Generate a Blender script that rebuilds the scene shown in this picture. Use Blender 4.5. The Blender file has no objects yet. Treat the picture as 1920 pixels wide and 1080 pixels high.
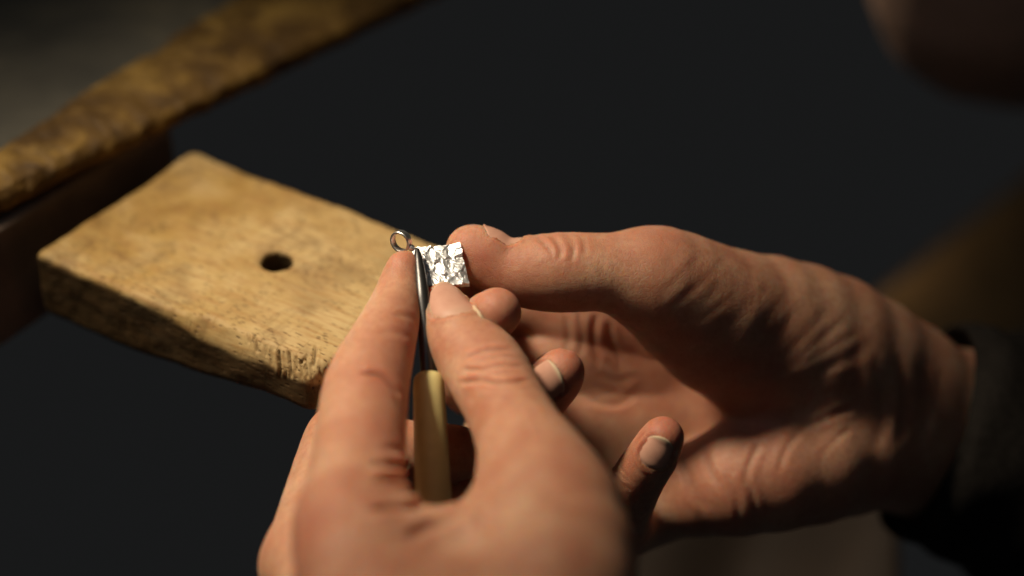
import bpy, bmesh, math
import numpy as np
from mathutils import Vector

# ------------------------------------------------------------------ camera, light, exposure
MM = 0.001
PHI = math.radians(38.0)          # camera looks down by this much
S = 7.8                           # photo pixels (1920 wide) per mm at the focus distance
D = 480.0                         # focus distance in mm
ORG = np.array([0.0, 0.0, 950.0]) # the point in focus at the picture's centre, mm above the floor
CR = np.array([1.0, 0.0, 0.0])
CU = np.array([0.0, math.sin(PHI), math.cos(PHI)])
CF = np.array([0.0, math.cos(PHI), -math.sin(PHI)])

scene = bpy.context.scene
scene.render.engine = 'CYCLES'
cam_d = bpy.data.cameras.new('camera')
cam = bpy.data.objects.new('camera', cam_d)
scene.collection.objects.link(cam)
cam.location = (ORG - CF * D) * MM
cam.rotation_euler = (math.pi / 2 - PHI, 0, 0)
cam_d.sensor_width = 36.0
cam_d.lens = 36.0 * D / (1920 / S)
cam_d.clip_start = 0.01
cam_d.clip_end = 50
cam_d.dof.use_dof = True
cam_d.dof.focus_distance = D * MM
cam_d.dof.aperture_fstop = 3.5
scene.camera = cam

world = bpy.data.worlds.new('World')
scene.world = world
world.use_nodes = True
bgn = world.node_tree.nodes['Background']
bgn.inputs['Color'].default_value = (0.0090, 0.0093, 0.0095, 1)
bgn.inputs['Strength'].default_value = 1.0

def area_light(name, pos, target, size, power, col):
    ld = bpy.data.lights.new(name, 'AREA')
    ld.shape = 'DISK'; ld.size = size; ld.energy = power; ld.color = col
    o = bpy.data.objects.new(name, ld)
    scene.collection.objects.link(o)
    o.location = pos
    o.rotation_euler = (Vector(target) - Vector(pos)).to_track_quat('-Z', 'Y').to_euler()
    return o

def cam_dir(x, y, toward):
    v = CR * x + CU * y - CF * toward
    return v / np.linalg.norm(v)

KEY_DIR = cam_dir(-0.52, 0.75, 0.40)
key_pos = (ORG + KEY_DIR * 700) * MM
ld = bpy.data.lights.new('bench_lamp', 'SPOT')
ld.energy = 30.0; ld.color = (1.0, 0.815, 0.585); ld.shadow_soft_size = 0.056
ld.spot_size = math.radians(25.5); ld.spot_blend = 1.0
lamp = bpy.data.objects.new('bench_lamp', ld)
scene.collection.objects.link(lamp)
lamp.location = key_pos
_aim = (ORG + CR * -40 + CU * 0) * MM
lamp.rotation_euler = (Vector(_aim) - Vector(key_pos)).to_track_quat('-Z', 'Y').to_euler()

# added spot with no known source, brightening the rail and knee at the right
ld2 = bpy.data.lights.new('far_fill', 'SPOT')
ld2.energy = 4.0; ld2.color = (1.0, 0.80, 0.58); ld2.shadow_soft_size = 0.05
ld2.spot_size = math.radians(34); ld2.spot_blend = 1.0
far = bpy.data.objects.new('far_fill', ld2); scene.collection.objects.link(far)
far.location = (ORG + CR * -120 + CU * 330 + CF * 330) * MM
far.rotation_euler = (Vector((ORG + CR * 165 + CU * 35 + CF * 230) * MM) - far.location).to_track_quat('-Z', 'Y').to_euler()
# added large soft fill standing in for dim room light, lifts the shadows
area_light('room_fill', (ORG + cam_dir(-0.45, 0.55, 0.70) * 900) * MM, ORG * MM, 0.8, 0.34, (0.95, 0.96, 1.0))

scene.view_settings.view_transform = 'Standard'
scene.view_settings.look = 'None'
scene.view_settings.gamma = 1.0
scene.view_settings.exposure = 0.0
scene.cycles.use_denoising = True
scene.cycles.max_bounces = 6
scene.cycles.sample_clamp_indirect = 4.0

# ------------------------------------------------------------------ coordinate helpers (all mm)
def uvd(u, v, d):
    k = (D + d) / D
    return np.array([(u - 960) / S * k, (540 - v) / S * k, d])      # x right, y up, z away (view frame)

def view2world(P):
    P = np.asarray(P, dtype=np.float64)
    return ORG + P[..., 0:1] * CR + P[..., 1:2] * CU + P[..., 2:3] * CF

def world2view(W):
    q = np.asarray(W) - ORG
    return np.stack([q @ CR, q @ CU, q @ CF], -1)

def W(u, v, d):
    return view2world(uvd(u, v, d))

def on_plane(u, v, z):
    """point of the horizontal plane at height z (mm) seen at a photo pixel"""
    o = ORG - CF * D
    r = (u - 960) / S * CR + (540 - v) / S * CU + D * CF
    return o + r * ((z - o[2]) / r[2])

def project(P):
    k = (D + P[:, 2]) / D
    return np.stack([P[:, 0] / k * S + 960, 540 - P[:, 1] / k * S], 1)

# ------------------------------------------------------------------ value noise
def vnoise(P, freq, seed=0):
    Q = np.asarray(P, dtype=np.float64) * freq + seed * 17.31 + 1000.0
    I = np.floor(Q).astype(np.int64); F = Q - I
    F = F * F * (3 - 2 * F)
    out = np.zeros(len(Q))
    for dx in (0, 1):
        for dy in (0, 1):
            for dz in (0, 1):
                h = (I[:, 0] + dx) * 374761393 + (I[:, 1] + dy) * 668265263 + (I[:, 2] + dz) * 2147483647 + seed * 9176
                h = (h ^ (h >> 13)) * 1274126177
                h = ((h ^ (h >> 16)) & 0xFFFF) / 65535.0
                w = (F[:, 0] if dx else 1 - F[:, 0]) * (F[:, 1] if dy else 1 - F[:, 1]) * (F[:, 2] if dz else 1 - F[:, 2])
                out += h * w
    return out * 2 - 1

def fbm(P, freq, octs=3, seed=0):
    o = 0; a = 1
    for i in range(octs):
        o = o + a * vnoise(P, freq * 2 ** i, seed + i); a *= 0.5
    return o

# ------------------------------------------------------------------ signed distance tools
def smin(a, b, k):
    h = np.maximum(k - np.abs(a - b), 0) / k
    return np.minimum(a, b) - h * h * k * 0.25

def seg(P, a, b, r1, r2, flat=None):
    ba = b - a
    pa = P - a
    t = np.clip((pa @ ba) / max(ba @ ba, 1e-9), 0, 1).astype(P.dtype)
    q = pa - t[:, None] * ba.astype(P.dtype)
    m = 1.0
    if flat is not None:
        n, f = flat
        q = q + (q @ n.astype(P.dtype))[:, None] * ((1 / f - 1) * n).astype(P.dtype)
        m = min(1.0, f)
    return (np.sqrt((q * q).sum(1)) - (r1 + (r2 - r1) * t)) * m

def catmull(C, n):
    C = np.asarray(C, dtype=float)
    X = np.vstack([2 * C[0] - C[1], C, 2 * C[-1] - C[-2]])
    out = []
    for i in range(1, len(X) - 2):
        p0, p1, p2, p3 = X[i - 1], X[i], X[i + 1], X[i + 2]
        for j in range(n):
            t = j / n
            out.append(0.5 * (2 * p1 + (p2 - p0) * t + (2 * p0 - 5 * p1 + 4 * p2 - p3) * t * t + (3 * p1 - p0 - 3 * p2 + p3) * t ** 3))
    out.append(X[-2])
    return np.array(out)

class Chain:
    def __init__(self, pts, n=3, flat=None, k=1.2):
        C = np.array([list(uvd(*p[:3])) + [p[3]] for p in pts])
        self.c = catmull(C, n); self.flat = flat; self.k = k
    def bounds(self, c, R):
        a, b = self.c[:-1], self.c[1:]
        ba = b[:, :3] - a[:, :3]
        t = np.clip(((c - a[:, :3]) * ba).sum(1) / np.maximum((ba * ba).sum(1), 1e-9), 0, 1)
        d = np.linalg.norm(c - a[:, :3] - t[:, None] * ba, axis=1)
        return d - R - np.maximum(a[:, 3], b[:, 3]), d + R - np.minimum(a[:, 3], b[:, 3])
    def __call__(self, P, keep=None):
        if keep is None:
            lo_, hi_ = P.min(0), P.max(0)
            lb, ub = self.bounds((lo_ + hi_) / 2, np.linalg.norm(hi_ - lo_) / 2)
            keep = np.where(lb <= ub.min() + self.k)[0]
        d = None
        for i in keep:
            a, b = self.c[i], self.c[i + 1]
            e = seg(P, a[:3], b[:3], a[3], b[3], self.flat)
            d = e if d is None else smin(d, e, self.k)
        return d

def spatial_chunks(P, size):
    key = np.floor((P - P.min(0)) / size).astype(np.int64)
    kk = (key[:, 0] * 4096 + key[:, 1]) * 4096 + key[:, 2]
    order = np.argsort(kk, kind='stable')
    cut = np.flatnonzero(np.diff(kk[order])) + 1
    return np.split(order, cut)

class Hand:
    """palm pieces melt into each other; each finger melts into the palm, not into its neighbours"""
    def __init__(self, palm, fingers, kp=7, kf=6):
        self.palm, self.fingers, self.kp, self.kf = palm, fingers, kp, kf
    def _eval(self, P):
        lo_, hi_ = P.min(0), P.max(0)
        c, R = (lo_ + hi_) / 2, np.linalg.norm(hi_ - lo_) / 2
        chains = self.palm + self.fingers
        bd = [x.bounds(c, R) for x in chains]
        top = min(u.min() for l, u in bd) + max(self.kp, self.kf) + 3
        near = [l.min() <= top for l, u in bd]
        np_ = len(self.palm)
        b = None
        for ch, (l, u), ok in zip(chains[:np_], bd[:np_], near[:np_]):
            if not ok: continue
            e = ch(P, np.where(l <= u.min() + ch.k)[0]); b = e if b is None else smin(b, e, self.kp)
        out = b
        for ch, (l, u), ok in zip(chains[np_:], bd[np_:], near[np_:]):
            if not ok: continue
            e = ch(P, np.where(l <= u.min() + ch.k)[0])
            if b is not None: e = smin(b, e, self.kf)
            out = e if out is None else np.minimum(out, e)
        return out
    def __call__(self, P):
        if len(P) < 200: return self._eval(P)
        out = np.zeros(len(P), np.float32)
        for idx in spatial_chunks(P, 15.0):
            out[idx] = self._eval(P[idx])
        return out

def polygonise(f, lo, hi, h, blk=8):
    """surface nets on a block-sparse grid"""
    lo = np.asarray(lo, float); hi = np.asarray(hi, float)
    nb = np.ceil((hi - lo) / (h * blk)).astype(int)
    n = nb * blk
    cx = [lo[i] + (np.arange(nb[i]) + 0.5) * h * blk for i in range(3)]
    B = np.stack(np.meshgrid(*cx, indexing='ij'), -1).reshape(-1, 3).astype(np.float32)
    dv = f(B)
    rad = h * blk * 0.87 * 1.35 + 1.0
    V = np.repeat(np.repeat(np.repeat(np.where(dv < 0, -9., 9.).reshape(nb), blk, 0), blk, 1), blk, 2).astype(np.float32)
    act = np.argwhere((np.abs(dv) < rad).reshape(nb))
    off = np.stack(np.meshgrid(*(np.arange(blk),) * 3, indexing='ij'), -1).reshape(-1, 3)
    CH = 1200
    for s in range(0, len(act), CH):
        a = act[s:s + CH]
        idx = (a[:, None, :] * blk + off[None]).reshape(-1, 3)
        P = (lo + idx * h).astype(np.float32)
        V[idx[:, 0], idx[:, 1], idx[:, 2]] = f(P)
    ins = V < 0
    cnt = np.zeros(n - 1, np.int8)
    for dx in (0, 1):
        for dy in (0, 1):
            for dz in (0, 1):
                cnt += ins[dx:n[0] - 1 + dx, dy:n[1] - 1 + dy, dz:n[2] - 1 + dz]
    cells = np.argwhere((cnt > 0) & (cnt < 8))
    vid = np.full(n - 1, -1, np.int64)
    vid[cells[:, 0], cells[:, 1], cells[:, 2]] = np.arange(len(cells))
    acc = np.zeros((len(cells), 3)); num = np.zeros(len(cells))
    corners = [(x, y, z) for x in (0, 1) for y in (0, 1) for z in (0, 1)]
    for i in range(8):
        for j in range(i + 1, 8):
            a, b = np.array(corners[i]), np.array(corners[j])
            if np.abs(a - b).sum() != 1: continue
            ca, cb = cells + a, cells + b
            va = V[ca[:, 0], ca[:, 1], ca[:, 2]]; vb = V[cb[:, 0], cb[:, 1], cb[:, 2]]
            m = (va < 0) != (vb < 0)
            t = np.where(m, va / np.where(m, va - vb, 1), 0)
            acc[m] += (a + t[:, None] * (b - a))[m]; num[m] += 1
    verts = lo + (cells + acc / num[:, None]) * h
    quads = []
    for ax in range(3):
        o1, o2 = [(1, 2), (2, 0), (0, 1)][ax]
        sl_a = [slice(0, n[0] - 1), slice(0, n[1] - 1), slice(0, n[2] - 1)]
        sl_b = list(sl_a)
        sl_b[ax] = slice(1, n[ax])
        A = ins[tuple(sl_a)]; Bq = ins[tuple(sl_b)]
        e = np.argwhere(A != Bq)
        e = e[(e[:, o1] > 0) & (e[:, o2] > 0)]
        d1 = np.zeros(3, int); d1[o1] = 1
        d2 = np.zeros(3, int); d2[o2] = 1
        q = np.stack([vid[tuple((e - d1 - d2).T)], vid[tuple((e - d2).T)], vid[tuple(e.T)], vid[tuple((e - d1).T)]], 1)
        flip = ~A[tuple(e.T)]
        q[flip] = q[flip][:, ::-1]
        quads.append(q)
    quads = np.vstack(quads)
    quads = quads[(quads >= 0).all(1)]
    # pull the vertices onto the surface
    for _ in range(1):
        g, d = grad(f, verts)
        verts = verts - np.clip(d, -h, h)[:, None] * g
    return verts, quads

def grad(f, V, e=0.15):
    V = V.astype(np.float32)
    d = f(V)
    g = np.stack([f(V + np.array(o, np.float32)) - d for o in ((e, 0, 0), (0, e, 0), (0, 0, e))], 1) / e
    L = np.linalg.norm(g, axis=1, keepdims=True)
    return g / np.maximum(L, 1e-6), d / np.maximum(L[:, 0], 0.3)

def vnormals(V, Q):
    N = np.cross(V[Q[:, 2]] - V[Q[:, 0]], V[Q[:, 3]] - V[Q[:, 1]]) if Q.shape[1] == 4 else np.cross(V[Q[:, 1]] - V[Q[:, 0]], V[Q[:, 2]] - V[Q[:, 0]])
    out = np.zeros_like(V)
    for i in range(Q.shape[1]):
        np.add.at(out, Q[:, i], N)
    return out / np.maximum(np.linalg.norm(out, axis=1, keepdims=True), 1e-9)

# ------------------------------------------------------------------ mesh objects
def link(o, parent=None):
    scene.collection.objects.link(o)
    if parent is not None:
        o.parent = parent
        o.matrix_parent_inverse = parent.matrix_world.inverted()
    return o

def mesh_obj(name, Wv, faces, mat, parent=None, origin=None, attrs=None, smooth=True):
    """Wv: world mm. origin: world mm"""
    Wv = np.asarray(Wv, float)
    if origin is None:
        origin = Wv.mean(0); origin[2] = Wv[:, 2].min()
    me = bpy.data.meshes.new(name)
    loc = (Wv - origin) * MM
    faces = np.asarray(faces) if not isinstance(faces, list) else faces
    me.from_pydata(loc.tolist(), [], faces.tolist() if not isinstance(faces, list) else faces)
    if attrs:
        for k, a in attrs.items():
            at = me.attributes.new(k, 'FLOAT', 'POINT')
            at.data.foreach_set('value', np.asarray(a, np.float32))
    me.polygons.foreach_set('use_smooth', [smooth] * len(me.polygons))
    me.update()
    if 3 < len(me.polygons) < 40000:
        bm = bmesh.new(); bm.from_mesh(me); bmesh.ops.recalc_face_normals(bm, faces=bm.faces); bm.to_mesh(me); bm.free()
    if mat: me.materials.append(mat)
    o = bpy.data.objects.new(name, me)
    scene.collection.objects.link(o)
    o.location = origin * MM
    if parent is not None:
        bpy.context.view_layer.update()
        o.parent = parent
        o.matrix_parent_inverse = parent.matrix_world.inverted()
    return o

def empty(name, origin):
    o = bpy.data.objects.new(name, None)
    o.empty_display_size = 0.01
    scene.collection.objects.link(o)
    o.location = np.asarray(origin) * MM
    bpy.context.view_layer.update()
    return o

def tag(o, label, cat, kind=None, group=None):
    if label: o['label'] = label
    if cat: o['category'] = cat
    if kind: o['kind'] = kind
    if group: o['group'] = group
    return o

# ------------------------------------------------------------------ material helpers
class NT:
    def __init__(self, name):
        self.m = bpy.data.materials.new(name); self.m.use_nodes = True
        self.t = self.m.node_tree; self.n = self.t.nodes
        self.p = self.n['Principled BSDF']; self.out = self.n['Material Output']
    def add(self, typ, **kw):
        x = self.n.new(typ)
        for k, v in kw.items():
            if k in ('op', 'operation'): x.operation = v
            elif hasattr(x, k): setattr(x, k, v)
            else: x.inputs[k.replace('_', ' ')].default_value = v
        return x
    def L(self, a, b): self.t.links.new(a, b)
    def coord(self, scale=(1, 1, 1), rot=(0, 0, 0)):
        c = self.n.new('ShaderNodeTexCoord'); m = self.n.new('ShaderNodeMapping')
        m.inputs['Scale'].default_value = scale; m.inputs['Rotation'].default_value = rot
        self.L(c.outputs['Object'], m.inputs['Vector']); return m.outputs['Vector']
    def noise(self, vec, scale, detail=3, rough=0.55, dist=0.0):
        x = self.n.new('ShaderNodeTexNoise'); x.inputs['Scale'].default_value = scale
        x.inputs['Detail'].default_value = detail; x.inputs['Roughness'].default_value = rough; x.inputs['Distortion'].default_value = dist
        self.L(vec, x.inputs['Vector']); return x.outputs['Fac']
    def vor(self, vec, scale, feature='F1', rand=1.0):
        x = self.n.new('ShaderNodeTexVoronoi'); x.feature = feature; x.inputs['Scale'].default_value = scale
        x.inputs['Randomness'].default_value = rand
        self.L(vec, x.inputs['Vector']); return x.outputs['Distance']
    def ramp(self, fac, stops, interp='LINEAR'):
        x = self.n.new('ShaderNodeValToRGB'); e = x.color_ramp.elements; x.color_ramp.interpolation = interp
        while len(e) < len(stops): e.new(0.5)
        for i, (p, c) in enumerate(stops):
            e[i].position = p; e[i].color = (c if hasattr(c, '__len__') else (c, c, c)) + ((1,) if hasattr(c, '__len__') and len(c) == 3 else ()) if hasattr(c, '__len__') else (c, c, c, 1)
        self.L(fac, x.inputs['Fac']); return x.outputs['Color']
    def mix(self, fac, a, b, blend='MIX'):
        x = self.n.new('ShaderNodeMix'); x.data_type = 'RGBA'; x.blend_type = blend
        for s, v in ((x.inputs[0], fac), (x.inputs[6], a), (x.inputs[7], b)):
            if hasattr(v, 'is_output'): self.L(v, s)
            elif hasattr(v, '__len__'): s.default_value = tuple(v) + ((1,) if len(v) == 3 else ())
            else: s.default_value = v
        return x.outputs[2]
    def math(self, op, a, b=0.0, c=None):
        x = self.n.new('ShaderNodeMath'); x.operation = op
        for i, v in enumerate((a, b) if c is None else (a, b, c)):
            if hasattr(v, 'is_output'): self.L(v, x.inputs[i])
            else: x.inputs[i].default_value = v
        return x.outputs[0]
    def attr(self, name):
        x = self.n.new('ShaderNodeAttribute'); x.attribute_name = name; return x.outputs['Fac']
    def bump(self, h, strength, dist, normal=None):
        x = self.n.new('ShaderNodeBump'); x.inputs['Strength'].default_value = strength; x.inputs['Distance'].default_value = dist
        self.L(h, x.inputs['Height'])
        if normal is not None: self.L(normal, x.inputs['Normal'])
        return x.outputs['Normal']
    def set(self, **kw):
        for k, v in kw.items():
            s = self.p.inputs[k.replace('_', ' ')]
            if hasattr(v, 'is_output'): self.L(v, s)
            elif hasattr(v, '__len__') and len(v) == 3 and s.type == 'RGBA': s.default_value = tuple(v) + (1,)
            else: s.default_value = v

def skin_material():
    t = NT('skin')
    v = t.coord()
    blot = t.noise(v, 60, 5, 0.65)
    base = t.ramp(blot, [(0.32, (0.45, 0.20, 0.125)), (0.5, (0.54, 0.295, 0.19)), (0.70, (0.64, 0.415, 0.285))])
    fine = t.noise(v, 700, 3, 0.6)
    base = t.mix(t.math('MULTIPLY', t.ramp(fine, [(0.45, 0.0), (0.70, 1.0)]), 0.28), base, (0.33, 0.115, 0.07))
    base = t.mix(t.attr('red'), base, (0.43, 0.13, 0.09))
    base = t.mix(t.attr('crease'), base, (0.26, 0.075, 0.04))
    t.set(Base_Color=base, Roughness=t.ramp(t.noise(v, 160, 3), [(0.3, 0.44), (0.7, 0.60)]))
    t.set(Subsurface_Weight=1.0, Subsurface_Scale=0.0040, IOR=1.4)
    t.p.inputs['Subsurface Radius'].default_value = (1.0, 0.30, 0.13)
    t.p.inputs['Specular IOR Level'].default_value = 0.62
    cells = t.vor(v, 1500, 'DISTANCE_TO_EDGE')
    ridg = t.noise(t.coord((1, 1, 1)), 1100, 2)
    h = t.math('ADD', t.math('MULTIPLY', t.math('MINIMUM', cells, 0.12), 3.0), t.math('MULTIPLY', ridg, 0.5))
    lines = t.vor(v, 780, 'DISTANCE_TO_EDGE')
    b0 = t.bump(t.math('MINIMUM', lines, 0.10), 0.5, 0.0007)
    b1 = t.bump(h, 0.55, 0.00016, b0)
    b2 = t.bump(t.noise(v, 330, 3, 0.6), 0.35, 0.0004, b1)
    t.L(b2, t.p.inputs['Normal'])
    return t.m

def nail_material():
    t = NT('fingernail')
    v = t.coord()
    n = t.noise(v, 300, 3)
    base = t.ramp(n, [(0.3, (0.53, 0.285, 0.215)), (0.7, (0.58, 0.335, 0.25))])
    base = t.mix(t.attr('lunula'), base, (0.58, 0.36, 0.27))
    base = t.mix(t.attr('free'), base, (0.62, 0.49, 0.34))
    t.set(Base_Color=base, Roughness=0.52)
    t.p.inputs['Specular IOR Level'].default_value = 0.35
    t.L(t.bump(t.noise(v, 900, 2), 0.12, 0.0001), t.p.inputs['Normal'])
    return t.m

def wood_pin_material():
    t = NT('worn_beech')
    g = math.radians(-32)
    c = t.coord((1, 1, 1), (0, 0, -PIN_ANG))            # x along the pin
    st = t.n.new('ShaderNodeMapping'); st.inputs['Scale'].default_value = (0.8, 9, 4); t.L(c, st.inputs['Vector'])
    fl = t.n.new('ShaderNodeMapping'); fl.inputs['Scale'].default_value = (1, 4.2, 2); t.L(c, fl.inputs['Vector'])
    big = t.noise(c, 38, 5, 0.65, 0.6)
    base = t.ramp(big, [(0.33, (0.28, 0.155, 0.038)), (0.5, (0.42, 0.275, 0.088)), (0.64, (0.51, 0.37, 0.165))])
    sx = t.n.new('ShaderNodeSeparateXYZ'); t.L(c, sx.inputs[0])
    worn = t.math('MULTIPLY', t.ramp(t.math('MULTIPLY', sx.outputs[0], 10.0), [(0.25, 0.0), (0.75, 1.0)]), 0.5)   # scraped paler towards the tip
    base = t.mix(worn, base, (0.52, 0.405, 0.225))
    grain = t.noise(st.outputs[0], 120, 4, 0.65)
    base = t.mix(t.math('MULTIPLY', t.ramp(grain, [(0.45, 0.0), (0.66, 1.0)]), 0.62), base, (0.33, 0.175, 0.06))
    # short dark pores along the grain
    por = t.vor(fl.outputs[0], 330, 'F1')
    pm = t.ramp(por, [(0.13, 1.0), (0.30, 0.0)])
    area = t.ramp(t.noise(c, 55, 3, 0.6), [(0.36, 0.0), (0.56, 1.0)])
    pm = t.math('MULTIPLY', pm, area)
    base = t.mix(t.math('MULTIPLY', pm, 0.8), base, (0.10, 0.055, 0.025))
    # grimy smudges
    sm = t.ramp(t.noise(c, 70, 5, 0.7, 0.8), [(0.52, 0.0), (0.70, 1.0)])
    base = t.mix(t.math('MULTIPLY', sm, 0.58), base, (0.17, 0.10, 0.045))
    base = t.mix(t.attr('dirt_shade'), base, t.ramp(grain, [(0.35, (0.030, 0.016, 0.007)), (0.65, (0.085, 0.048, 0.02))]))
    t.set(Base_Color=base, Roughness=t.ramp(big, [(0.3, 0.5), (0.7, 0.68)]))
    t.p.inputs['Specular IOR Level'].default_value = 0.3
    sc = t.n.new('ShaderNodeMapping'); sc.inputs['Scale'].default_value = (9, 1, 1); sc.inputs['Rotation'].default_value = (0, 0, 0.5); t.L(c, sc.inputs['Vector'])
    scr = t.ramp(t.noise(sc.outputs[0], 90, 4, 0.7, 0.3), [(0.58, 0.0), (0.66, 1.0)])
    hh = t.math('SUBTRACT', t.math('SUBTRACT', t.math('MULTIPLY', grain, 0.6), pm), t.math('MULTIPLY', scr, 0.35))
    t.L(t.bump(hh, 0.55, 0.0006), t.p.inputs['Normal'])
    return t.m

def bench_wood_material():
    t = NT('old_bench_wood')
    c = t.coord()
    n = t.noise(c, 60, 5, 0.7, 0.6)
    base = t.ramp(n, [(0.3, (0.04, 0.020, 0.007)), (0.5, (0.15, 0.085, 0.022)), (0.66, (0.36, 0.225, 0.055))])
    n2 = t.ramp(t.noise(c, 90, 4, 0.7), [(0.55, 0.0), (0.75, 1.0)])
    base = t.mix(t.math('MULTIPLY', n2, 0.7), base, (0.05, 0.028, 0.012))
    t.set(Base_Color=base, Roughness=0.6)
    t.p.inputs['Specular IOR Level'].default_value = 0.3
    t.L(t.bump(n, 0.6, 0.003), t.p.inputs['Normal'])
    return t.m

def plain(name, col, rough=0.6, metallic=0.0, nscale=60, var=0.25, bump=0.2, bdist=0.001, spec=0.4, coat=0.0):
    t = NT(name)
    c = t.coord()
    n = t.noise(c, nscale, 4, 0.6)
    a = tuple(x * (1 - var) for x in col); b = tuple(min(1, x * (1 + var)) for x in col)
    t.set(Base_Color=t.ramp(n, [(0.3, a), (0.7, b)]), Roughness=rough, Metallic=metallic)
    t.p.inputs['Specular IOR Level'].default_value = spec
    t.p.inputs['Coat Weight'].default_value = coat
    if bump: t.L(t.bump(n, bump, bdist), t.p.inputs['Normal'])
    return t.m

M_SKIN = skin_material()
M_NAIL = nail_material()

def zbuffer_front(V, cell=5.0):
    uv = project(V)
    key = np.floor(uv / cell).astype(np.int64)
    key -= key.min(0) 
    w = key[:, 1].max() + 1
    kk = key[:, 0] * w + key[:, 1]
    zb = np.full(kk.max() + 1, 1e9)
    np.minimum.at(zb, kk, V[:, 2])
    return uv, V[:, 2] - zb[kk]

def line_dist(uv, pts):
    """distance to polyline and position along it (0..1)"""
    pts = np.asarray(pts, float)
    if len(pts) > 2: pts = catmull(pts, 4)
    L = np.concatenate([[0], np.cumsum(np.linalg.norm(np.diff(pts, axis=0), axis=1))]); tot = L[-1]
    best = np.full(len(uv), 1e9); pos = np.zeros(len(uv)); sgn = np.ones(len(uv))
    for i in range(len(pts) - 1):
        a, b = pts[i], pts[i + 1]; ba = b - a
        t = np.clip(((uv - a) @ ba) / (ba @ ba), 0, 1)
        q = uv - a - t[:, None] * ba
        d = np.linalg.norm(q, axis=1)
        m = d < best
        best[m] = d[m]; pos[m] = ((L[i] + t * np.linalg.norm(ba)) / tot)[m]
        sgn[m] = np.sign(ba[0] * q[:, 1] - ba[1] * q[:, 0])[m]
    return best, pos, sgn

def add_creases(V, Q, creases):
    """folds of the skin: each a line on the visible side, w in photo px, depth in mm, puffy shoulders"""
    N = vnormals(V, Q)
    uv, behind = zbuffer_front(V)
    ok0 = (behind < 5.0) & (N[:, 2] < 0.25)
    disp = np.zeros(len(V)); dark = np.zeros(len(V))
    for c in creases:
        pts, w, dep = c[0], c[1], c[2]
        sh = c[3] if len(c) > 3 else 0.5
        p = np.asarray(pts, float)
        bb = ok0 & (uv[:, 0] > p[:, 0].min() - 6 * w) & (uv[:, 0] < p[:, 0].max() + 6 * w) & (uv[:, 1] > p[:, 1].min() - 6 * w) & (uv[:, 1] < p[:, 1].max() + 6 * w)
        idx = np.where(bb)[0]
        if len(idx) == 0: continue
        d, s, _ = line_dist(uv[idx], p)
        fade = np.clip(np.minimum(s, 1 - s) / 0.18, 0, 1); fade = fade * fade * (3 - 2 * fade)
        fade = fade * (d < 6 * w)
        fade = fade * (0.45 + 0.75 * np.clip(0.5 + 0.9 * vnoise(V[idx], 0.16, int(p[0, 0]) % 97), 0, 1))
        g = np.exp(-(d / w) ** 2)
        disp[idx] += fade * dep * (-g + sh * np.exp(-((d - 2.1 * w) / (1.1 * w)) ** 2))
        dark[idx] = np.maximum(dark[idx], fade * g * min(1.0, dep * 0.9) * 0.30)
    return V + N * disp[:, None], dark

# ------------------------------------------------------------------ bench and bench pin
PIN_Z = W(640, 660, 6)[2]                     # height of the pin's top
pinL, pinT = on_plane(62, 472, PIN_Z), on_plane(362, 279, PIN_Z)
pinC, pinN, pinR = on_plane(603, 700, PIN_Z), on_plane(702, 628, PIN_Z), on_plane(868, 474, PIN_Z)
PIN_ANG = math.atan2((pinC - pinL)[1], (pinC - pinL)[0])
M_PIN = wood_pin_material()
M_BENCH = bench_wood_material()

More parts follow.
